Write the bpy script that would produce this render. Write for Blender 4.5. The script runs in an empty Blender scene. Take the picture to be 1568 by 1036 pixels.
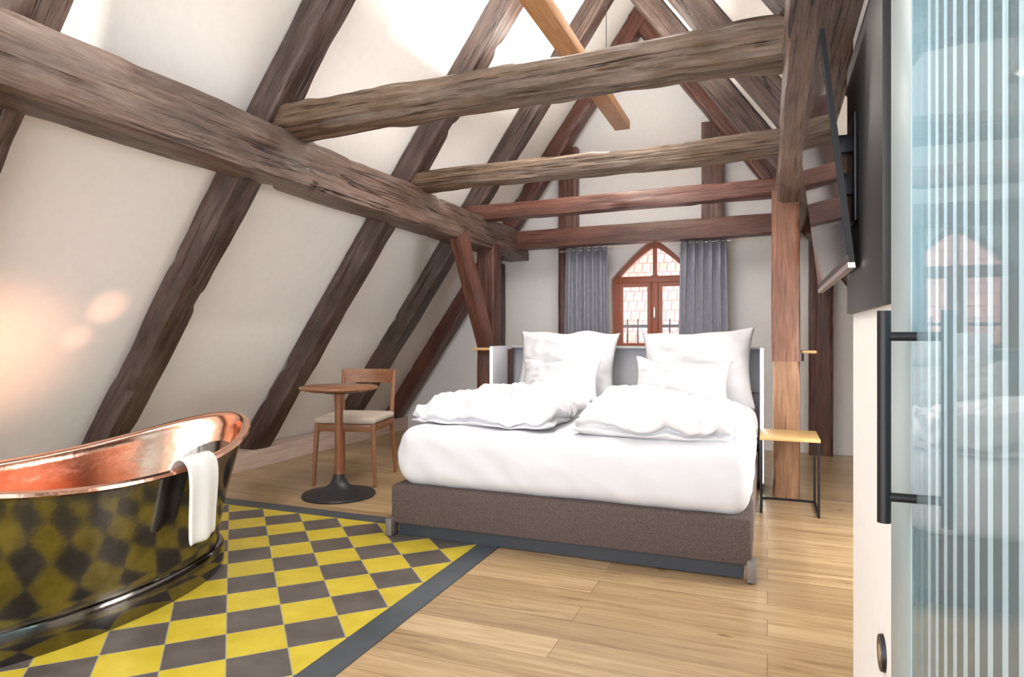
import bpy, bmesh, math, random
from mathutils import Vector, Matrix, noise
random.seed(3)
S=bpy.context.scene
pi=math.pi
# ---------------------------------------------------------------- helpers
def empty(name,loc=(0,0,0),rz=0):
    e=bpy.data.objects.new(name,None); S.collection.objects.link(e)
    e.location=loc; e.rotation_euler=(0,0,rz); e.empty_display_size=.1
    return e
def fin(name,me,mat,parent=None,smooth=True,ang=35):
    ob=bpy.data.objects.new(name,me); S.collection.objects.link(ob)
    if mat is not None:
        for m in (mat if isinstance(mat,(list,tuple)) else [mat]): me.materials.append(m)
    if smooth:
        me.polygons.foreach_set('use_smooth',[True]*len(me.polygons))
        try: me.set_sharp_from_angle(angle=math.radians(ang))
        except Exception: pass
    if parent: ob.parent=parent
    return ob
def mesh(name,v,f,mat,parent=None,smooth=True,ang=35):
    me=bpy.data.meshes.new(name); me.from_pydata(v,[],f); me.update()
    bm=bmesh.new(); bm.from_mesh(me); bmesh.ops.recalc_face_normals(bm,faces=bm.faces); bm.to_mesh(me); bm.free()
    return fin(name,me,mat,parent,smooth,ang)
def box(name,x0,x1,y0,y1,z0,z1,mat,parent=None,bev=0.0):
    bm=bmesh.new(); bmesh.ops.create_cube(bm,size=1)
    for v in bm.verts:
        v.co=Vector(((x0+x1)/2+v.co.x*(x1-x0),(y0+y1)/2+v.co.y*(y1-y0),(z0+z1)/2+v.co.z*(z1-z0)))
    if bev>0: bmesh.ops.bevel(bm,geom=bm.edges[:],offset=bev,segments=2,affect='EDGES',profile=.5)
    me=bpy.data.meshes.new(name); bm.to_mesh(me); bm.free()
    return fin(name,me,mat,parent)
def frame_mat(p0,p1,up=(0,0,1)):
    X=(Vector(p1)-Vector(p0)).normalized(); Z=Vector(up); Z=Z-X*Z.dot(X)
    if Z.length<1e-4: Z=Vector((0,1,0))-X*X.y
    Z.normalize(); Y=Z.cross(X)
    M=Matrix((X,Y,Z)).transposed().to_4x4(); M.translation=Vector(p0); return M
def beam(name,p0,p1,w,h,mat,rough=.01,n=7,seed=0,up=(0,0,1),bow=0.0,parent=None,taper=1.0):
    L=(Vector(p1)-Vector(p0)).length; seg=max(4,int(L/.028)) if rough>0 else 4; K=52 if rough>0 else 28
    vs=[];fs=[]
    for i in range(seg+1):
        x=L*i/seg; t=i/seg
        o=noise.noise_vector(Vector((x*.7,seed*3.1,0)))*rough*.7
        sc=1+noise.noise(Vector((x*1.1,seed*7.7,5)))*rough*2.6
        sc*=1+(taper-1)*t
        for k in range(K):
            a=2*pi*k/K+pi/K; c,s=math.cos(a),math.sin(a)
            nn=n
            if rough>0:
                q=round((a-pi/4)/(pi/2))%4
                e1=noise.noise(Vector((x*1.7+q*13,seed*2.3,1))); e2=noise.noise(Vector((x*6+q*5,seed,2)))
                nn=max(2.6,n*(.9+1.0*e1+.9*min(0,e2)))
            r=(abs(c)**nn+abs(s)**nn)**(-1/nn)
            d=noise.noise(Vector((x*2.4,c*1.6+seed,s*1.6)))*rough*.5+noise.noise(Vector((x*5,c*5+seed,s*5)))*rough*.28+noise.noise(Vector((x*1.2,c*12+seed,s*12)))*rough*.4
            vs.append((x,c*r*w/2*sc+c*d+o.y,s*r*h/2*sc+s*d+o.z+bow*math.sin(pi*t)))
    for i in range(seg):
        for k in range(K):
            a=i*K+k;b=i*K+(k+1)%K
            fs.append((a,b,b+K,a+K))
    fs.append(tuple(range(K))[::-1]); fs.append(tuple(seg*K+k for k in range(K)))
    ob=mesh(name,vs,fs,mat,parent,True,40)
    ob.matrix_world=frame_mat(p0,p1,up)
    return ob
def rod(name,p0,p1,r0,r1,mat,parent=None,K=16):
    M=frame_mat(p0,p1); L=(Vector(p1)-Vector(p0)).length
    vs=[];fs=[]
    for x,r in((0,r0),(L,r1)):
        for k in range(K):
            a=2*pi*k/K; vs.append(M@Vector((x,math.cos(a)*r,math.sin(a)*r)))
    for k in range(K): fs.append((k,(k+1)%K,K+(k+1)%K,K+k))
    fs.append(tuple(range(K))[::-1]); fs.append(tuple(range(K,2*K)))
    return mesh(name,vs,fs,mat,parent)
def lathe(name,prof,mat,loc=(0,0,0),parent=None,K=48):
    vs=[];fs=[]
    for r,z in prof:
        for k in range(K):
            a=2*pi*k/K; vs.append((loc[0]+r*math.cos(a),loc[1]+r*math.sin(a),loc[2]+z))
    for i in range(len(prof)-1):
        for k in range(K):
            fs.append((i*K+k,i*K+(k+1)%K,(i+1)*K+(k+1)%K,(i+1)*K+k))
    fs.append(tuple(range(K))[::-1]); fs.append(tuple((len(prof)-1)*K+k for k in range(K)))
    return mesh(name,vs,fs,mat,parent,True,40)
def softbox(name,x0,x1,y0,y1,z0,z1,r,mat,parent=None,cuts=50,disp=None,cz=10):
    hx,hy,hz=(x1-x0)/2,(y1-y0)/2,(z1-z0)/2; c=Vector(((x0+x1)/2,(y0+y1)/2,(z0+z1)/2))
    bm=bmesh.new(); bmesh.ops.create_cube(bm,size=2)
    bmesh.ops.subdivide_edges(bm,edges=[e for e in bm.edges if abs(e.verts[0].co.z-e.verts[1].co.z)<.1],cuts=cuts,use_grid_fill=True)
    bmesh.ops.subdivide_edges(bm,edges=[e for e in bm.edges if abs(e.verts[0].co.z-e.verts[1].co.z)>1],cuts=cz,use_grid_fill=True)
    for v in bm.verts:
        q=Vector((v.co.x*hx,v.co.y*hy,v.co.z*hz))
        i=Vector((max(-hx+r,min(hx-r,q.x)),max(-hy+r,min(hy-r,q.y)),max(-hz+r,min(hz-r,q.z))))
        d=q-i
        if d.length>1e-6: q=i+d.normalized()*r
        v.co=q
    for v in bm.verts:
        q=v.co.copy()
        if disp: q=disp(q,hx,hy,hz)
        v.co=q+c
    me=bpy.data.meshes.new(name); bm.to_mesh(me); bm.free()
    return fin(name,me,mat,parent,True,180)
def poly(name,outer,holes,y0,y1,mat,parent=None):
    cu=bpy.data.curves.new(name,'CURVE'); cu.dimensions='2D'; cu.fill_mode='BOTH'; cu.extrude=(y1-y0)/2
    for pts in [outer]+holes:
        sp=cu.splines.new('POLY'); sp.points.add(len(pts)-1)
        for p,q in zip(sp.points,pts): p.co=(q[0],q[1],0,1)
        sp.use_cyclic_u=True
    tmp=bpy.data.objects.new('tmp',cu); S.collection.objects.link(tmp)
    bpy.context.view_layer.update()
    me=bpy.data.meshes.new_from_object(tmp.evaluated_get(bpy.context.evaluated_depsgraph_get()))
    bpy.data.objects.remove(tmp); me.name=name
    me.transform(Matrix.Translation((0,(y0+y1)/2,0))@Matrix.Rotation(pi/2,4,'X'))
    me.materials.clear()
    return fin(name,me,mat,parent,False)
# ---------------------------------------------------------------- materials
def newmat(name):
    m=bpy.data.materials.new(name); m.use_nodes=True
    nt=m.node_tree; b=nt.nodes['Principled BSDF']; return m,nt,b
def N(nt,t,**k):
    n=nt.nodes.new(t)
    for a,v in k.items(): setattr(n,a,v)
    return n
def ramp(nt,fac,stops):
    r=N(nt,'ShaderNodeValToRGB'); e=r.color_ramp.elements
    while len(e)<len(stops): e.new(.5)
    for i,(p,c) in enumerate(stops): e[i].position=p; e[i].color=(*c,1)
    nt.links.new(fac,r.inputs[0]); return r.outputs[0]
def coords(nt,scale=(1,1,1),rot=(0,0,0),loc=(0,0,0)):
    t=N(nt,'ShaderNodeTexCoord'); m=N(nt,'ShaderNodeMapping')
    m.inputs['Scale'].default_value=scale; m.inputs['Rotation'].default_value=rot; m.inputs['Location'].default_value=loc
    nt.links.new(t.outputs['Object'],m.inputs[0]); return m.outputs[0]
def noi(nt,vec,scale,detail=4,rough=.5,dist=0):
    n=N(nt,'ShaderNodeTexNoise'); n.inputs['Scale'].default_value=scale; n.inputs['Detail'].default_value=detail
    n.inputs['Roughness'].default_value=rough; n.inputs['Distortion'].default_value=dist
    nt.links.new(vec,n.inputs['Vector']); return n.outputs['Fac']
def bump(nt,b,h,strength,dist=.01):
    n=N(nt,'ShaderNodeBump'); n.inputs['Strength'].default_value=strength; n.inputs['Distance'].default_value=dist
    nt.links.new(h,n.inputs['Height']); nt.links.new(n.outputs[0],b.inputs['Normal'])
def mul(nt,a,b2,fac=1):
    m=N(nt,'ShaderNodeMix',data_type='RGBA',blend_type='MULTIPLY'); m.inputs[0].default_value=fac
    nt.links.new(a,m.inputs[6]); nt.links.new(b2,m.inputs[7]); return m.outputs[2]
def plain(name,col,rough=.5,metal=0,bs=0,bscale=200,var=.0):
    m,nt,b=newmat(name); b.inputs['Roughness'].default_value=rough; b.inputs['Metallic'].default_value=metal
    v=coords(nt); n=noi(nt,v,4 if var else 20)
    lo=tuple(c*(1-max(var,.015)) for c in col); hi=tuple(min(1,c*(1+max(var,.015))) for c in col)
    nt.links.new(ramp(nt,n,[(.3,lo),(.7,hi)]),b.inputs['Base Color'])
    if bs: bump(nt,b,noi(nt,v,bscale,2),bs,.003)
    return m
def wood(name,cols,along='x',scale=1.0,rough=.5,bstr=.4,crack=0.0,weather=0.0):
    m,nt,b=newmat(name)
    sc={'x':(.7,9,9),'z':(9,9,.7),'y':(9,.7,9)}[along]
    v=coords(nt,tuple(s*scale for s in sc))
    n1=noi(nt,v,1.2,6,.6,.5); n2=noi(nt,v,7,5,.7,.2)
    mx=N(nt,'ShaderNodeMath',operation='MULTIPLY_ADD'); mx.inputs[1].default_value=.55; 
    nt.links.new(n2,mx.inputs[0])
    m2=N(nt,'ShaderNodeMath',operation='MULTIPLY'); m2.inputs[1].default_value=.45; nt.links.new(n1,m2.inputs[0]); nt.links.new(m2.outputs[0],mx.inputs[2])
    k=len(cols); st=[(.36+.29*i/(k-1),c) for i,c in enumerate(cols)]
    col=ramp(nt,mx.outputs[0],st)
    h=mx.outputs[0]
    if weather:
        wf=ramp(nt,noi(nt,coords(nt,(1.1,4,4),loc=(3,8,2)),1.6,6,.7,.4),[(.46,(0,0,0)),(.66,(weather,)*3)])
        wm=N(nt,'ShaderNodeMix',data_type='RGBA'); nt.links.new(wf,wm.inputs[0]); nt.links.new(col,wm.inputs[6]); wm.inputs[7].default_value=(.27,.225,.20,1); col=wm.outputs[2]
    if crack:
        pt=ramp(nt,noi(nt,coords(nt,(1.0,3,3)),1.5,5,.65),[(.32,(.55,.50,.47)),(.62,(1.2,1.15,1.12))])
        col=mul(nt,col,pt,.85)
        c1=noi(nt,coords(nt,(.25,7,7)),1.6,3,.5,.2)
        cr=ramp(nt,c1,[(.484,(1,1,1)),(.496,(.10,.07,.06)),(.504,(.10,.07,.06)),(.516,(1,1,1))])
        gate=ramp(nt,noi(nt,coords(nt,(.8,2,2),loc=(4,1,7)),1.6,2),[(.42,(0,0,0)),(.52,(1,1,1))])
        c2=noi(nt,coords(nt,(1.5,26,26)),1.7,3,.5,.1)
        cr2=ramp(nt,c2,[(.31,(.35,.3,.27)),(.40,(1,1,1))])
        gm=N(nt,'ShaderNodeMix',data_type='RGBA'); nt.links.new(gate,gm.inputs[0]); gm.inputs[6].default_value=(1,1,1,1); nt.links.new(cr,gm.inputs[7])
        both=mul(nt,gm.outputs[2],cr2); col=mul(nt,col,both,crack)
        a=N(nt,'ShaderNodeMath',operation='MULTIPLY'); nt.links.new(both,a.inputs[0]); nt.links.new(h,a.inputs[1]); h=a.outputs[0]
    nt.links.new(col,b.inputs['Base Color'])
    b.inputs['Roughness'].default_value=rough
    bump(nt,b,h,bstr,.014)
    return m
M_purl=wood('old_timber',[(.040,.023,.017),(.110,.066,.048),(.20,.13,.10)],rough=.33,bstr=.9,crack=.95,weather=.5)
M_oldg=wood('weathered_timber',[(.040,.024,.014),(.110,.070,.042),(.20,.135,.085)],rough=.36,bstr=1.0,crack=.95,weather=.35)
M_raft=wood('rafter_timber',[(.025,.014,.011),(.060,.033,.026),(.115,.072,.058)],rough=.30,bstr=.8,crack=.9,weather=.25)
M_red=wood('stained_timber',[(.065,.025,.018),(.12,.048,.034),(.18,.085,.060)],rough=.34,bstr=.35,crack=.5)
M_post=wood('post_timber',[(.15,.062,.036),(.23,.105,.063),(.31,.165,.105)],rough=.40,bstr=.35,crack=.6)
M_post2=wood('post_timber_repair',[(.22,.11,.055),(.32,.175,.095),(.40,.24,.14)],rough=.40,bstr=.35,crack=.6)
M_walnut=wood('walnut',[(.16,.055,.022),(.26,.10,.042),(.35,.15,.07)],'z',2,.35,.1)
M_walx=wood('walnut_top',[(.17,.065,.027),(.27,.115,.05),(.36,.17,.08)],'x',2,.35,.1)
M_oak=wood('oak_board',[(.40,.24,.09),(.52,.33,.13),(.60,.40,.18)],'x',1.5,.4,.1)
M_pend=wood('pendant_wood',[(.36,.17,.06),(.50,.25,.10),(.58,.32,.15)],'y',1.5,.4,.1)
M_base=wood('pale_skirting',[(.46,.31,.25),(.64,.49,.41),(.74,.60,.51)],'y',.8,.5,.1)
M_wall=plain('plaster_white',(.87,.85,.835),.75,0,.35,30)
M_ceil=plain('plaster_cream',(.88,.85,.815),.75,0,.35,30)
M_bath=plain('bathroom_paint',(.62,.80,.86),.6)
M_grey=plain('headboard_grey',(.47,.47,.50),.6)
M_white=plain('linen_white',(.68,.68,.705),.8,0,.08,400)
M_black=plain('black_metal',(.02,.02,.022),.35,.5)
M_blackm=plain('black_board',(.018,.018,.02),.5)
M_screen=plain('tv_screen',(.01,.01,.012),.06)
M_silver=plain('brushed_steel',(.62,.6,.58),.3,1)
M_footm=plain('pewter',(.20,.18,.165),.55,.3)
M_iron=plain('cast_iron',(.035,.035,.04),.4,.3)
M_slate=plain('slate_border',(.060,.072,.080),.45,0,.1,30,.25)
M_plinth=plain('dark_plinth',(.03,.035,.045),.5)
M_seat=plain('beige_fabric',(.55,.48,.40),.9,0,.4,500,.08)
M_towel=plain('towel_terry',(.74,.73,.71),.95,0,.6,500)
M_alu=plain('aluminium_frame',(.34,.43,.455),.4,.0)
M_winred=plain('window_frame_red',(.42,.13,.07),.4)
m,nt,b=newmat('bed_fabric'); n=noi(nt,coords(nt,(1,1,2)),140,3,.8)
nt.links.new(ramp(nt,n,[(.3,(.035,.024,.021)),(.7,(.16,.115,.10))]),b.inputs['Base Color']); b.inputs['Roughness'].default_value=.9
bump(nt,b,n,.5,.004); M_fab=m
m,nt,b=newmat('curtain_grey'); n=noi(nt,coords(nt,(1,1,.3)),60,3)
nt.links.new(ramp(nt,n,[(.3,(.31,.32,.38)),(.7,(.42,.43,.50))]),b.inputs['Base Color']); b.inputs['Roughness'].default_value=.5; M_curt=m
def metal(name,c0,c1,rough,bs,met=1.0):
    m,nt,b=newmat(name); n=noi(nt,coords(nt),6,5,.6)
    nt.links.new(ramp(nt,n,[(.3,c0),(.7,c1)]),b.inputs['Base Color']); b.inputs['Metallic'].default_value=met
    b.inputs['Roughness'].default_value=rough; bump(nt,b,noi(nt,coords(nt),25,2),bs,.004); return m
M_cop=metal('polished_copper',(.82,.42,.29),(.94,.58,.44),.16,.25)
M_pat=metal('dark_patina_copper',(.10,.092,.085),(.24,.22,.20),.12,.10)
# floor planks
m,nt,b=newmat('oak_planks'); v=coords(nt)
br=N(nt,'ShaderNodeTexBrick'); br.offset=.37; br.inputs['Scale'].default_value=1
br.inputs['Brick Width'].default_value=1.9; br.inputs['Row Height'].default_value=.15
br.inputs['Mortar Size'].default_value=.0015; br.inputs['Mortar Smooth'].default_value=.2
br.inputs['Color1'].default_value=(.0,.0,.0,1); br.inputs['Color2'].default_value=(1,1,1,1); br.inputs['Mortar'].default_value=(0,0,0,1)
nt.links.new(v,br.inputs['Vector'])
add=N(nt,'ShaderNodeVectorMath',operation='MULTIPLY_ADD'); add.inputs[1].default_value=(7,7,7)
nt.links.new(br.outputs['Color'],add.inputs[0]); nt.links.new(coords(nt,(.9,13,1)),add.inputs[2])
g=noi(nt,add.outputs[0],1.5,9,.7,1.4)
ck=ramp(nt,g,[(.32,(.24,.145,.07)),(.44,(.41,.275,.14)),(.56,(.50,.35,.19)),(.72,(.59,.435,.255))])
tone=ramp(nt,br.outputs['Color'],[(0,(.72,.69,.66)),(1,(1.0,1.0,1.0))])
mm=mul(nt,ck,tone)
mo=N(nt,'ShaderNodeMix',data_type='RGBA'); nt.links.new(br.outputs['Fac'],mo.inputs[0]); nt.links.new(mm,mo.inputs[6]); mo.inputs[7].default_value=(.17,.10,.05,1)
kn=ramp(nt,noi(nt,coords(nt,(2,5,1)),1.9,2),[(.22,(.3,.17,.08)),(.29,(1,1,1))])
nt.links.new(mul(nt,mo.outputs[2],kn,.8),b.inputs['Base Color']); b.inputs['Roughness'].default_value=.28
bump(nt,b,g,.08,.01); M_floor=m
# checker tiles (45 deg)
m,nt,b=newmat('cement_checker_tiles')
v=coords(nt,(5,5,5),(0,0,pi/4),(.0,.1,.5))
c=N(nt,'ShaderNodeTexChecker'); c.inputs['Scale'].default_value=1; nt.links.new(v,c.inputs['Vector'])
n=noi(nt,coords(nt),7,5,.6)
ye=ramp(nt,n,[(.3,(.46,.345,.018)),(.7,(.60,.47,.045))]); gr=ramp(nt,n,[(.3,(.072,.060,.052)),(.7,(.125,.107,.092))])
nt.links.new(ye,c.inputs['Color1']); nt.links.new(gr,c.inputs['Color2'])
br=N(nt,'ShaderNodeTexBrick'); br.offset=0; br.inputs['Scale'].default_value=1; br.inputs['Brick Width'].default_value=1; br.inputs['Row Height'].default_value=1; br.inputs['Mortar Size'].default_value=.010
nt.links.new(v,br.inputs['Vector'])
mo=N(nt,'ShaderNodeMix',data_type='RGBA'); nt.links.new(br.outputs['Fac'],mo.inputs[0]); nt.links.new(c.outputs['Color'],mo.inputs[6]); mo.inputs[7].default_value=(.32,.30,.22,1)
nt.links.new(mo.outputs[2],b.inputs['Base Color']); b.inputs['Roughness'].default_value=.42; M_tile=m
m,nt,b=newmat('clay_roof_tiles'); v=coords(nt)
br=N(nt,'ShaderNodeTexBrick'); br.inputs['Scale'].default_value=1; br.inputs['Brick Width'].default_value=.17; br.inputs['Row Height'].default_value=.26; br.inputs['Mortar Size'].default_value=.010
br.inputs['Color1'].default_value=(.42,.235,.20,1); br.inputs['Color2'].default_value=(.34,.18,.15,1); br.inputs['Mortar'].default_value=(.16,.08,.07,1)
nt.links.new(v,br.inputs['Vector']); nt.links.new(br.outputs['Color'],b.inputs['Base Color']); b.inputs['Roughness'].default_value=.9; M_clay=m
m,nt,b=newmat('led_strip'); b.inputs['Emission Color'].default_value=(1,.97,.9,1); b.inputs['Emission Strength'].default_value=9; M_led=m
def glassmat(name,stripes,tint):
    m=bpy.data.materials.new(name); m.use_nodes=True; nt=m.node_tree; nt.nodes.clear()
    out=N(nt,'ShaderNodeOutputMaterial'); tr=N(nt,'ShaderNodeBsdfTransparent'); tr.inputs[0].default_value=(*tint,1)
    gl=N(nt,'ShaderNodeBsdfGlossy'); gl.inputs['Roughness'].default_value=.03; fr=N(nt,'ShaderNodeFresnel'); fr.inputs[0].default_value=1.33
    base=tr.outputs[0]
    if stripes:
        t=N(nt,'ShaderNodeTexCoord'); s=N(nt,'ShaderNodeSeparateXYZ'); nt.links.new(t.outputs['Object'],s.inputs[0])
        a=N(nt,'ShaderNodeMath',operation='DIVIDE'); a.inputs[1].default_value=.05; nt.links.new(s.outputs[1],a.inputs[0])
        f=N(nt,'ShaderNodeMath',operation='FRACT'); nt.links.new(a.outputs[0],f.inputs[0])
        g=N(nt,'ShaderNodeMath',operation='GREATER_THAN'); g.inputs[1].default_value=.62; nt.links.new(f.outputs[0],g.inputs[0])
        l=N(nt,'ShaderNodeMath',operation='LESS_THAN'); l.inputs[1].default_value=1.23; nt.links.new(s.outputs[1],l.inputs[0])
        mu=N(nt,'ShaderNodeMath',operation='MULTIPLY'); nt.links.new(g.outputs[0],mu.inputs[0]); nt.links.new(l.outputs[0],mu.inputs[1])
        d=N(nt,'ShaderNodeBsdfDiffuse'); d.inputs[0].default_value=(.70,.85,.90,1)
        tl=N(nt,'ShaderNodeBsdfTranslucent'); tl.inputs[0].default_value=(.78,.90,.95,1)
        q=N(nt,'ShaderNodeMixShader'); q.inputs[0].default_value=.6; nt.links.new(d.outputs[0],q.inputs[1]); nt.links.new(tl.outputs[0],q.inputs[2])
        w=N(nt,'ShaderNodeMath',operation='MULTIPLY_ADD'); w.inputs[1].default_value=.60; w.inputs[2].default_value=.30; nt.links.new(mu.outputs[0],w.inputs[0])
        q2=N(nt,'ShaderNodeMixShader'); nt.links.new(w.outputs[0],q2.inputs[0]); nt.links.new(tr.outputs[0],q2.inputs[1]); nt.links.new(q.outputs[0],q2.inputs[2]); base=q2.outputs[0]
    mx=N(nt,'ShaderNodeMixShader'); nt.links.new(fr.outputs[0],mx.inputs[0]); nt.links.new(base,mx.inputs[1]); nt.links.new(gl.outputs[0],mx.inputs[2])
    nt.links.new(mx.outputs[0],out.inputs[0]); return m
M_flute=glassmat('fluted_glass',True,(.66,.84,.90)); M_pane=glassmat('window_glass',False,(.97,.98,.98))
# ---------------------------------------------------------------- room shell
GY=6.7; RX,RZ=-1.2,4.455; LX,RXX=-4.30,2.0
box('floor',-4.5,2.2,-1.6,GY+.3,-.1,0,M_floor)
box('floor_tiles',-3.62,-1.42,-1.0,3.24,-.02,.004,M_tile)
tb=empty('trim_tile_border')
box('border_right',-1.42,-1.30,-1.0,3.36,-.02,.005,M_slate,tb)
box('border_far',-3.74,-1.42,3.24,3.36,-.02,.005,M_slate,tb)
box('border_left',-3.74,-3.62,-1.0,3.24,-.02,.005,M_slate,tb)
def roof(name,ex,tb,yb,skip,mat):
    vs=[];fs=[]
    ux,uz=(RX-ex),RZ; L=math.hypot(ux,uz); nx,nz=(-uz/L,ux/L)
    if nz<0: nx,nz=-nx,-nz
    th=.12
    for i in range(len(tb)-1):
        for j in range(len(yb)-1):
            if (i,j) in skip: continue
            k=len(vs)
            for o in (0,th):
                for (t,y) in((tb[i],yb[j]),(tb[i+1],yb[j]),(tb[i+1],yb[j+1]),(tb[i],yb[j+1])):
                    vs.append((ex+ux*t+nx*o,y,uz*t+nz*o))
            fs+=[(k,k+1,k+2,k+3),(k+4,k+5,k+6,k+7),(k,k+1,k+5,k+4),(k+1,k+2,k+6,k+5),(k+2,k+3,k+7,k+6),(k+3,k,k+4,k+7)]
    return mesh(name,vs,fs,mat,smooth=False)
roof('ceiling_left',LX,[0,1],[-1.2,GY],set(),M_ceil)
tbk=[0,.12,.36,.66,.80,.95,1]; ybk=[-1.2,-.4,1.35,1.75,2.65,3.05,4.1,GY]
skip={(1,5),(4,5),(4,3),(3,1),(4,1)}
roof('ceiling_right',RXX,tbk,ybk,skip,M_ceil)
WX=-1.09
def arch(hw,z0,zs,rise,n=32):
    p=[(WX-hw,z0),(WX+hw,z0)]
    for i in range(n+1):
        x=1-2*i/n; p.append((WX+hw*x,zs+rise*(1-abs(x)**1.3)))
    return p
poly('wall_back',[(LX,0),(RXX,0),(RX,RZ)],[arch(.44,.92,1.70,.40)],GY,GY+.28,M_wall)
w=empty('window_1')
poly('frame',arch(.44,.92,1.70,.40),[arch(.375,.985,1.72,.31)],GY+.10,GY+.17,M_winred,w)
box('mullion',WX-.035,WX+.035,GY+.09,GY+.16,.98,1.74,M_winred,w,.005)
box('transom',WX-.40,WX+.40,GY+.085,GY+.165,1.66,1.73,M_winred,w,.005)
box('mullion_top',WX-.02,WX+.02,GY+.10,GY+.15,1.7,2.04,M_winred,w,.004)
for sx in(-1,1):
    a,b_=sorted((WX+sx*.04,WX+sx*.37))
    for nm,q in(('stile_a',(a,a+.035)),('stile_b',(b_-.035,b_))): box(nm,q[0],q[1],GY+.09,GY+.14,.99,1.66,M_winred,w)
    box('rail_low',a,b_,GY+.091,GY+.139,.985,1.03,M_winred,w); box('rail_top',a,b_,GY+.091,GY+.139,1.62,1.66,M_winred,w)
box('handle',WX-.012,WX+.012,GY+.06,GY+.09,1.28,1.40,M_silver,w,.004)
poly('pane',arch(.38,.98,1.72,.305),[],GY+.128,GY+.132,M_pane,w)
box('window_sill',WX-.46,WX+.46,GY-.04,GY+.095,.895,.925,M_wall,None,.006)
nr=mesh('neighbor_roof',[(-7,-2.6,0),(7,-2.6,0),(7,4.2,0),(-7,4.2,0)],[(0,1,2,3)],M_clay,smooth=False)
nr.location=(-2,12.5,1.2); nr.rotation_euler=(math.radians(52),0,0)
rl=empty('balcony_railing')
box('rail_top',-2.4,.3,7.42,7.45,1.20,1.235,M_iron,rl); box('rail_bottom',-2.4,.3,7.42,7.45,.72,.75,M_iron,rl)
for i in range(22): box('bar',-2.35+i*.12,-2.335+i*.12,7.427,7.443,.72,1.30,M_iron,rl)
mesh('baseboard_left',[(-4.2,.3,0),(-3.98,.3,0),(-3.98,.3,.15),(-4.19,.3,.15),(-4.2,GY,0),(-3.98,GY,0),(-3.98,GY,.15),(-4.19,GY,.15)],
 [(0,1,2,3),(4,5,6,7),(0,1,5,4),(1,2,6,5),(2,3,7,6),(3,0,4,7)],M_base,smooth=False)
# right partition & side room
box('wall_right',.25,.36,1.52,2.27,0,2.6,M_wall)
box('wall_side_room',.36,2.0,2.17,2.27,0,2.25,M_bath)
box('trim_door_jamb',.236,.262,1.325,1.519,0,2.3,M_alu,None,.003)
def RP(t): return (RXX+(RX-RXX)*t, RZ*t)
def added_skylight(name,t0,t1,y0,y1):
    e=empty(name)
    x0,z0=RP(t0); x1,z1=RP(t1)
    up=(RZ,0,3.2)
    for nm,a,b2 in(('sill',(x0,y0,z0),(x0,y1,z0)),('head',(x1,y0,z1),(x1,y1,z1)),('side_a',(x0,y0,z0),(x1,y0,z1)),('side_b',(x0,y1,z0),(x1,y1,z1))):
        beam(nm,a,b2,.05,.10,M_wall,0,10,0,up,0,e)
added_skylight('added_skylight_2',.12,.36,3.05,4.1); added_skylight('added_skylight_3',.80,.95,3.05,4.1); added_skylight('added_skylight_4',.80,.95,1.75,2.65); added_skylight('added_skylight_5',.66,.95,-.4,1.35)  # unseen openings added to the right roof to let sun and sky in
# ---------------------------------------------------------------- timbers
tl=1.437; ang=math.atan(tl)
for i,y in enumerate((1.58,2.85,4.32,5.55,6.52)):
    mt=M_red if i==4 else M_raft
    nx,nz=math.sin(ang),-math.cos(ang)
    o=.085
    p0=(LX+nx*o+.075,y,.06)
    p1=(RX+nx*o-.02,y,RZ+nz*o-.05)
    beam('roof_rafter',p0,p1,.17,.17,mt,.012,16,i+1,(-nx,0,-nz))
    ar=math.atan(RZ/(RXX-RX)); mx_,mz=-math.sin(ar),-math.cos(ar)
    beam('roof_rafter',(RXX+mx_*o-.075,y,.06),(RX+mx_*o+.02,y,RZ+mz*o-.05),.16,.17,mt,.010,16,i+11,(-mx_,0,-mz))
beam('roof_purlin',(-2.55,-1.0,2.11),(-2.55,6.62,2.06),.26,.28,M_purl,.015,20,21)
beam('roof_purlin',(.17,-1.0,2.17),(.17,6.62,2.12),.22,.24,M_purl,.012,20,22)
beam('tie_beam',(-2.62,2.88,2.27),(.20,2.88,2.30),.19,.17,M_oldg,.036,5,31,bow=.01)
beam('tie_beam',(-2.62,4.33,2.27),(.20,4.33,2.30),.17,.14,M_oldg,.028,5,32,bow=.01)
beam('tie_beam',(-2.60,5.5,2.24),(.20,5.5,2.27),.16,.14,M_red,.010,12,33)
beam('tie_beam',(-2.60,6.35,2.10),(.20,6.35,2.12),.16,.19,M_red,.006,16,34)
pp=empty('timber_post')
beam('upper_part',(.12,4.86,.93),(.12,4.86,2.10),.18,.19,M_post,.006,18,41,(0,1,0),0,pp)
beam('lower_part',(.12,4.86,0),(.12,4.86,.93),.17,.185,M_post2,.006,18,40,(0,1,0),0,pp)
beam('timber_post',(-2.50,5.72,0),(-2.50,5.72,1.98),.18,.18,M_red,.006,18,42,(0,1,0))
beam('timber_brace',(-2.46,4.98,1.98),(-2.46,5.58,.98),.10,.19,M_red,.006,18,43,(0,1,0))
beam('timber_post',(.46,6.63,0),(.46,6.63,2.0),.20,.12,M_red,.006,18,44,(0,1,0))
beam('timber_post',(-.50,6.63,.0),(-.50,6.63,3.2),.21,.12,M_red,.006,18,45,(0,1,0))
beam('timber_post',(-1.97,6.63,.0),(-1.97,6.63,3.1),.20,.12,M_red,.006,18,46,(0,1,0))
beam('timber_post',(-2.80,6.63,0),(-2.80,6.63,1.9),.16,.12,M_raft,.006,18,47,(0,1,0))
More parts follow.
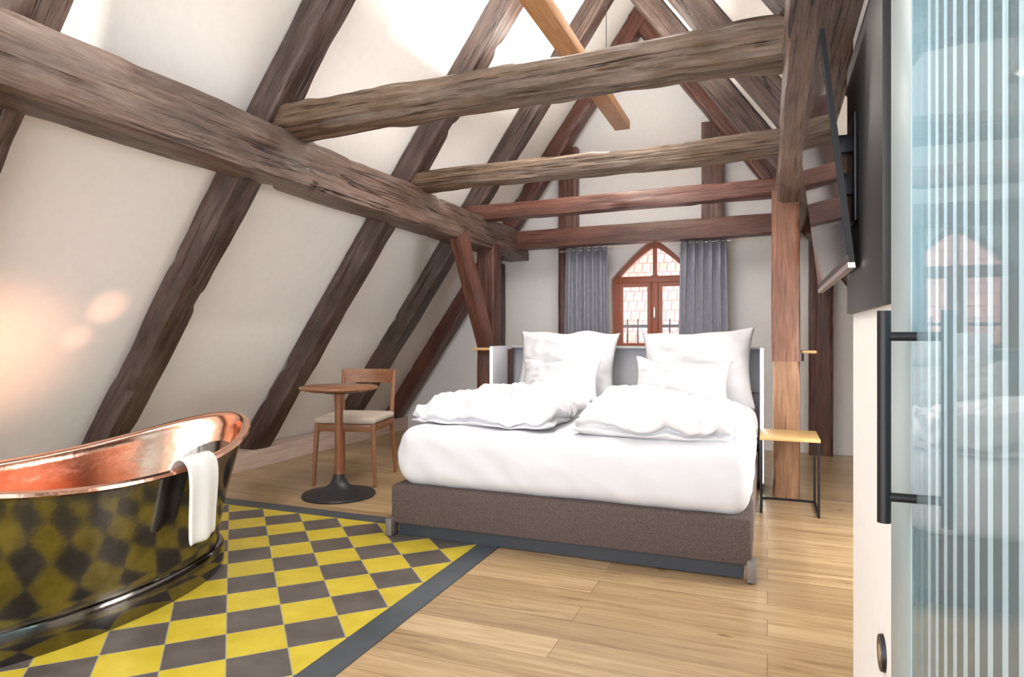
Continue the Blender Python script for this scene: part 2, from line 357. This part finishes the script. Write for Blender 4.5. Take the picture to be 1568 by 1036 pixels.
# ---------------------------------------------------------------- pendant lamp
e=empty('pendant_lamp')
box('body',-1.22,-1.09,2.75,5.50,2.87,2.945,M_pend,e,.004)
box('diffuser',-1.20,-1.11,2.8,5.45,2.946,2.952,M_led,e)
for y in(3.4,4.9): rod('cable',(-1.155,y,2.95),(-1.155,y,4.35),.003,.003,M_black,e,8)
rod('hook',(-1.155,4.28,2.95),(-1.155,4.28,3.0),.02,.02,M_black,e)
# ---------------------------------------------------------------- bed
bed=empty('double_bed')
box('plinth',-1.90,-.10,3.10,5.2,.0051,.07,M_plinth,bed)
box('base',-1.935,-.065,3.07,5.25,.07,.285,M_fab,bed,.018)
for x in(-1.955,-.085): box('corner_foot',x,x+.04,3.045,3.12,.006,.10,M_footm,bed,.004)
def dm(q,hx,hy,hz):
    t=(q.z/hz+1)/2
    s=1+.012*math.sin(pi*t)
    n=noise.noise(Vector((q.x*2.2,q.y*2.2,q.z*3+3)))*.016+(1-2*abs(noise.noise(Vector((q.x*4,q.y*3,4)))))*.008
    side=max(abs(q.x)/hx,abs(q.y)/hy)
    f=0
    if side>.93: f=.010*noise.noise(Vector((q.x*8,q.y*8,q.z*2+8)))+.013*(1-2*abs(noise.noise(Vector((q.x*6+q.z*5,q.y*6,q.z*4)))))*math.sin(pi*t)
    r=Vector((q.x*s,q.y*s,q.z+n*(1 if t>.5 else .2)))
    if side>.93: r+=Vector((q.x/hx,q.y/hy,0))*f
    return r
softbox('mattress',-1.905,-.085,3.09,5.22,.27,.60,.085,M_white,bed,110,dm,16)
def duvet(name,x0,x1,y0,y1,z0,z1,seed):
    def d(q,hx,hy,hz):
        t=(q.z/hz+1)/2
        w=noise.noise_vector(Vector((q.x*1.7+seed,q.y*1.7,seed)))
        px,py=q.x+w.x*.35,q.y+w.y*.35
        rg=1-2*abs(noise.noise(Vector((px*3.0+seed,py*5.0,seed*2))))
        rg2=1-2*abs(noise.noise(Vector((px*9+seed,py*6+w.z*3,seed*3))))
        rg3=1-2*abs(noise.noise(Vector((px*5-py*6+seed,py*14,seed*5))))
        m=max(abs(q.x)/hx,abs(q.y)/hy)
        ex=1-.55*max(0,(m-.7)/.3)**1.5
        low=noise.noise(Vector((q.x*2.1,q.y*2.1,seed)))
        q=q.copy(); x_,y_=q.x,q.y
        base=-hz
        hgt=(q.z-base)
        q.z=base+hgt*(ex*(1+.55*low))+t*(.044*(rg-.4)+.026*(rg2-.4)+.015*(rg3-.4))
        if m>.75:
            e=(m-.75)/.25
            pin=-.05*math.exp(-((t-.5-.2*noise.noise(Vector((x_*3,y_*3,seed+9))))/.14)**2)*e
            dd=Vector((x_/hx,y_/hy,0)).normalized(); q+=dd*(pin+.035*e*noise.noise(Vector((x_*6+seed,y_*6,t*1.5)))) 
        w2=noise.noise_vector(Vector((x_*1.3+seed,y_*1.3,seed+4)))
        q.x+=w2.x*.09; q.y+=w2.y*.11
        q.z=max(q.z,base-.004)
        return q
    return softbox(name,x0,x1,y0,y1,z0,z1,.065,M_white,bed,120,d,14)
duvet('duvet_a',-1.90,-1.06,3.25,4.28,.602,.742,4.3)
duvet('duvet_b',-.92,-.13,3.13,4.22,.602,.742,9.1)
def pillow(name,W,H,T,loc,rx,rz,seed,ry=0):
    n=44; vs=[];fs=[]
    for side in(1,-1):
        for i in range(n+1):
            for j in range(n+1):
                u=-1+2*i/n; v=-1+2*j/n
                t=T/2*((1-abs(u)**2.4)**.65)*((1-abs(v)**2.4)**.65)
                x=u*W/2*(1-.10*(1-v*v)*abs(u)**2); z=v*H/2*(1-.12*(1-u*u)*abs(v)**2)
                edge=(1-abs(u)**4)*(1-abs(v)**4)
                wr=noise.noise(Vector((u*2+seed,v*2,side)))*.04+(1-2*abs(noise.noise(Vector((u*3+v*1.5+seed,v*2.6-u,side*3)))))*.020
                z+=noise.noise(Vector((u*1.6,seed,0)))*.05*v
                vs.append((x,side*(t+edge*wr)+0,z))
    m1=(n+1)**2
    for s in(0,1):
        for i in range(n):
            for j in range(n):
                a=s*m1+i*(n+1)+j
                fs.append((a,a+1,a+n+2,a+n+1))
    me=bpy.data.meshes.new(name); me.from_pydata(vs,[],fs)
    bm=bmesh.new(); bm.from_mesh(me); bmesh.ops.remove_doubles(bm,verts=bm.verts,dist=.0005); bmesh.ops.recalc_face_normals(bm,faces=bm.faces); bm.to_mesh(me); bm.free()
    ob=fin(name,me,M_white,bed,True,180); ob.location=loc; ob.rotation_euler=(rx,ry,rz); return ob
pillow('euro_pillow_a',.84,.62,.22,(-1.52,5.05,.86),math.radians(-17),.05,1,.02)
pillow('euro_pillow_b',.84,.62,.22,(-.50,5.05,.86),math.radians(-17),-.05,7,-.03)
pillow('small_pillow_a',.64,.36,.18,(-1.50,4.80,.76),math.radians(-24),.03,13)
pillow('small_pillow_b',.70,.36,.18,(-.58,4.78,.76),math.radians(-24),-.03,19,.02)
hb=empty('headboard')
box('back_panel',-2.09,-.03,5.36,5.42,0,1.0,M_grey,hb,.003)
box('wing_left',-2.12,-2.09,4.86,5.42,0,1.02,M_grey,hb,.003)
box('wing_right',-.05,-.02,4.96,5.42,0,1.02,M_grey,hb,.003)
box('top_ledge',-2.09,-.05,5.28,5.419,1.0,1.02,M_grey,hb,.003)
box('led_left',-2.112,-2.098,4.852,4.8598,.05,1.01,M_led,hb)
box('led_right',-.042,-.028,4.952,4.9598,.05,1.01,M_led,hb)
box('seam',-2.08,-.06,5.352,5.3598,.66,.665,M_plinth,hb)
box('wood_inlay',-2.0895,-2.08,5.18,5.30,.55,.99,M_red,hb)
sh=empty('bedside_ledge'); box('board',.22,.31,4.80,4.98,.985,1.005,M_oak,sh,.003); box('bracket',.22,.235,4.86,4.90,.93,.985,M_black,sh)
sh=empty('bedside_ledge'); box('board',-2.30,-2.121,4.90,5.10,.985,1.005,M_oak,sh,.003); box('bracket',-2.14,-2.121,4.98,5.02,.93,.985,M_black,sh)
# ---------------------------------------------------------------- curtains
def curtain(x0,x1,y,z0,z1,seed):
    e=empty('curtain'); nx,nz=120,24; vs=[];fs=[]
    W=x1-x0
    for j in range(nz+1):
        t=j/nz
        for i in range(nx+1):
            s=i/nx; ph=s*2*pi*5.5
            a=.042*(1-.25*t)
            y_=y+a*math.sin(ph+.6*math.sin(t*2+seed))+.012*noise.noise(Vector((s*5,t*2,seed)))
            x=x0+W*s+ (s-.5)*.05*t+.01*math.sin(ph*2)
            vs.append((x,y_,z1+(z0-z1)*t))
    for j in range(nz):
        for i in range(nx):
            a=j*(nx+1)+i; fs.append((a,a+1,a+nx+2,a+nx+1))
    o=mesh('cloth',vs,fs,M_curt,e,True,180)
    md=o.modifiers.new('s','SOLIDIFY'); md.thickness=.006
    rod('rod',(x0-.06,y,z1-.03),(x1+.04,y,z1-.03),.009,.009,M_silver,e)
    for k in range(7):
        xx=x0+W*(k+.5)/7; lathe('eyelet',[(.010,0),(.022,0),(.022,.008),(.010,.008)],M_silver,(xx,y,z1-.034),e,16)
curtain(-1.97,-1.52,6.50,.5,2.02,1); curtain(-.79,-.36,6.46,.5,2.04,2)
# ---------------------------------------------------------------- bistro table
t=empty('bistro_table'); L=(-2.76,3.72,.0)
lathe('foot',[(.245,.0),(.25,.008),(.245,.018),(.18,.03),(.11,.05),(.065,.08),(.042,.12),(.036,.15)],M_iron,L,t)
lathe('stem',[(.034,.15),(.030,.20),(.028,.6),(.034,.715)],M_walnut,L,t)
lathe('top_plate',[(.10,.708),(.12,.722)],M_iron,L,t)
lathe('top',[(.20,.722),(.255,.735),(.265,.742),(.265,.752),(.26,.756)],M_walx,L,t,64)
# ---------------------------------------------------------------- chair
c=empty('dining_chair',(-2.95,4.20,0),math.radians(14))
def tleg(nm,p0,p1,w0,w1):
    o=beam(nm,p0,p1,w0,w0,M_walx,0,5,0,(0,1,0),0,c,w1/w0); o.parent=c; o.matrix_parent_inverse=Matrix(); o.matrix_basis=frame_mat(p0,p1,(0,1,0))
for sx in(-1,1):
    tleg('front_leg',(sx*.215,-.235,.46),(sx*.235,-.255,0),.036,.022)
    tleg('back_leg',(sx*.205,.215,.46),(sx*.22,.275,0),.036,.022)
    tleg('back_post',(sx*.205,.215,.44),(sx*.215,.27,.83),.036,.026)
    box('side_rail',sx*.212-.011,sx*.212+.011,-.22,.21,.40,.455,M_walx,c,.004)
box('front_rail',-.21,.21,-.247,-.225,.40,.455,M_walx,c,.004); box('rear_rail',-.20,.20,.205,.227,.40,.455,M_walx,c,.004)
softbox('seat_cushion',-.235,.235,-.26,.22,.455,.505,.022,M_seat,c,16,lambda q,hx,hy,hz:Vector((q.x,q.y,q.z+(.012*(1-(q.x/hx)**2)*(1-(q.y/hy)**2) if q.z>0 else 0))),4)
vs=[];fs=[];n=20
for i in range(n+1):
    s=-1+2*i/n; y=.262+.05*(1-s*s)
    for (dy,z) in((-.011,.725),(.011,.725),(.014,.835),(-.008,.835)): vs.append((s*.225,y+dy,z))
for i in range(n):
    for k in range(4): fs.append((i*4+k,i*4+(k+1)%4,i*4+4+(k+1)%4,i*4+4+k))
fs+=[(3,2,1,0),(n*4,n*4+1,n*4+2,n*4+3)]
mesh('top_rail',vs,fs,M_walx,c,True,40)
# ---------------------------------------------------------------- nightstand
nsd=empty('nightstand')
x0,x1,y0,y1=-.045,.30,4.31,4.71
box('top',x0,x1,y0,y1,.455,.475,M_oak,nsd,.003)
for x in(x0+.01,x1-.01):
    for y in(y0+.01,y1-.01): box('leg',x-.007,x+.007,y-.007,y+.007,0,.455,M_black,nsd)
    box('side_bar',x-.007,x+.007,y0+.01,y1-.01,.0,.014,M_black,nsd)
    box('top_bar',x-.006,x+.006,y0+.01,y1-.01,.441,.455,M_black,nsd)
box('rear_bar',x0+.01,x1-.01,y1-.017,y1-.003,0,.014,M_black,nsd)
# ---------------------------------------------------------------- copper tub
tc=Vector((-2.66,1.80)); K=96
def rimz(s): return .545+.135*abs(s)**2.2
outer=[(.385,.70,'a',.004),(.392,.708,'a',.02),(.392,.708,'a',.10),(.385,.70,'a',.115),(.37,.685,'a',.118),(.368,.683,'a',.13)]
for i in range(1,15):
    f=i/14
    outer.append((.368+.062*f**1.1,.683+.155*f**1.4,'f',f*.97))
rim=[(.445,.855,'f',.985),(.458,.869,'f',1.0),(.455,.866,'f',1.028),(.438,.848,'f',1.042),(.420,.83,'f',1.028),(.412,.82,'f',.995)]
inner=[]
for i in range(1,15):
    f=1-i/14
    inner.append((.412-.075*(1-f)**1.5,.82-.17*(1-f)**1.3,'f',.97*f+.02))
inner+=[(.30,.60,'f',-.02),(.2,.45,'f',-.03),(.06,.12,'f',-.03)]
allr=outer+rim+inner; vs=[];fs=[]
for ax,ay,kd,f in allr:
    for k in range(K):
        a=2*pi*k/K; s=math.sin(a); cc=math.cos(a)
        z=f if kd=='a' else .13+(rimz(s)-.13)*f
        vs.append((tc.x+ax*cc,tc.y+ay*s,z))
R=len(allr)
for i in range(R-1):
    for k in range(K): fs.append((i*K+k,i*K+(k+1)%K,(i+1)*K+(k+1)%K,(i+1)*K+k))
fs.append(tuple((R-1)*K+k for k in range(K))); fs.append(tuple(range(K))[::-1])
tub=mesh('copper_bathtub',vs,fs,[M_pat,M_cop],None,True,50)
no=len(outer)
for i,p in enumerate(tub.data.polygons):
    p.material_index=1 if (i//K>=no-1 and i<(R-1)*K+1) else 0
vs=[];fs=[]; P0=Vector((-2.222,2.02)); nrm=Vector((.99,.13)).normalized(); tan=Vector((-nrm.y,nrm.x))
path=[(-.080,.36),(-.068,.43),(-.060,.50),(-.050,.562),(-.022,.600),(.012,.606),(.042,.584),(.052,.54),(.053,.48),(.050,.42),(.046,.36),(.044,.30),(.044,.25)]
nw=20
for j,(o,z) in enumerate(path):
    for i in range(nw+1):
        s=-1+2*i/nw
        wv=.008*math.sin(s*5+1)*(max(0,j-6)/6)
        wdt=.085*(1-.1*max(0,j-6)/6) 
        q=P0+nrm*(o+wv)+tan*(s*wdt)
        vs.append((q.x-.008*abs(s),q.y,z+.006*s*s*(1 if j>6 else 0)+.01*(s if j==12 else 0)))
for j in range(len(path)-1):
    for i in range(nw):
        a=j*(nw+1)+i; fs.append((a,a+1,a+nw+2,a+nw+1))
tw=mesh('towel',vs,fs,M_towel,None,True,180); md=tw.modifiers.new('s','SOLIDIFY'); md.thickness=.016; md.offset=0
md=tw.modifiers.new('b','SUBSURF'); md.levels=1; md.render_levels=1
# ---------------------------------------------------------------- TV + board
box('tv_wall_board',.232,.2499,1.60,2.262,1.17,1.93,M_blackm,None,.002)
tv=empty('television')
def tvslab(nm,o0,o1,y0,y1,z0,z1,mat):
    def X(z): return .215-(z-1.30)*.115
    v=[(X(z)+o,y,z) for z in(z0,z1) for y in(y0,y1) for o in(o0,o1)]
    return mesh(nm,v,[(0,1,3,2),(4,5,7,6),(0,1,5,4),(2,3,7,6),(0,2,6,4),(1,3,7,5)],mat,tv,smooth=False)
tvslab('screen',-.012,-.010,1.96,3.04,1.32,1.93,M_screen)
tvslab('case',-.0099,.004,1.95,3.05,1.30,1.94,M_black)
tvslab('lower_trim',-.014,.004,1.95,3.05,1.285,1.2995,M_silver)
box('bracket_plate',.222,.2315,2.0,2.14,1.42,1.72,M_black,tv,.003)
box('bracket_arm',.192,.224,2.04,2.10,1.50,1.56,M_black,tv,.003)
box('bracket_arm',.176,.224,2.04,2.10,1.62,1.67,M_black,tv,.003)
sk=empty('wall_socket')
rod('plate',(.249,1.70,.37),(.241,1.70,.37),.042,.040,M_black,sk,24); rod('insert',(.241,1.70,.37),(.2405,1.70,.37),.02,.02,M_silver,sk,24)
# ---------------------------------------------------------------- glass door
d=empty('door_1')
box('glass_panel',.238,.246,.20,1.322,.01,2.25,M_flute,d)
for sx,xx in((-1,.190),(1,.298)):
    rod('handle_bar',(xx,1.29,.775),(xx,1.29,1.145),.011,.011,M_black,d)
    for z in(.82,1.10): rod('standoff',(xx,1.29,z),(.242,1.29,z),.008,.008,M_black,d)
box('track',.20,.235,.2,1.6,2.255,2.30,M_alu,d)
bl=empty('added_side_room_lamp')  # added fitting, unseen, housing for the side room fill light
lathe('dome',[(.02,-.0),(.09,.01),(.10,.04),(.02,.05)],M_alu,(.80,1.35,1.55),bl,24)
# ---------------------------------------------------------------- lighting
wd=bpy.data.worlds.new('World'); S.world=wd; wd.use_nodes=True
bg=wd.node_tree.nodes['Background']; bg.inputs[0].default_value=(.96,.965,1,1); bg.inputs[1].default_value=4.7
def light(name,kind,loc,energy,col=(1,1,1),target=None,**k):
    l=bpy.data.lights.new(name,kind); l.energy=energy; l.color=col
    for a,v in k.items(): setattr(l,a,v)
    o=bpy.data.objects.new(name,l); S.collection.objects.link(o); o.location=loc
    if target is not None: o.rotation_euler=(Vector(target)-Vector(loc)).to_track_quat('-Z','Y').to_euler()
    return o
light('sun','SUN',(4,-1,5),5.0,(1,.95,.86),(3,-.75,4.65),angle=math.radians(2.5))
light('pendant_uplight','AREA',(-1.155,4.1,3.0),75,(1,.95,.87),(-1.155,4.1,5),shape='RECTANGLE',size=.1,size_y=2.4)
light('pendant_downlight','AREA',(-1.155,4.1,2.86),42,(1,.95,.88),(-1.155,4.1,0),shape='RECTANGLE',size=.1,size_y=2.4)
light('added_skylight_fill','AREA',(1.52,3.58,1.03),32,(1,.98,.95),(.2,3.9,0),shape='RECTANGLE',size=.9,size_y=.9)  # added area fill at the low roof opening, brightens the right floor
light('side_room_fill','POINT',(.80,1.35,1.50),36,(.9,.97,1),shadow_soft_size=.08)  # added point fill that brightens the room behind the glass
light('added_copper_spot','SPOT',(-2.9,1.9,.62),24,(1,.42,.2),(-3.75,2.0,1.05),spot_size=1.35,spot_blend=1.0,shadow_soft_size=.03)  # added warm spots imitating light bounced off the tub onto the slope
light('added_copper_spot_narrow','SPOT',(-2.85,2.3,.60),20,(1,.48,.3),(-3.42,2.52,1.26),spot_size=.30,spot_blend=1.0,shadow_soft_size=.02)
light('added_copper_spot_low','SPOT',(-2.85,2.2,.60),12,(1,.48,.3),(-3.52,2.42,1.08),spot_size=.24,spot_blend=1.0,shadow_soft_size=.02)
# ---------------------------------------------------------------- camera
cam=bpy.data.cameras.new('Camera'); co=bpy.data.objects.new('Camera',cam); S.collection.objects.link(co)
cam.sensor_width=36; cam.lens=22.7; cam.clip_start=.02
co.location=(0,0,1.1); co.rotation_euler=(pi/2,0,math.atan(391/989)); cam.shift_y=-.002
S.camera=co
S.view_settings.view_transform='Standard'; S.view_settings.look='None'; S.view_settings.exposure=0
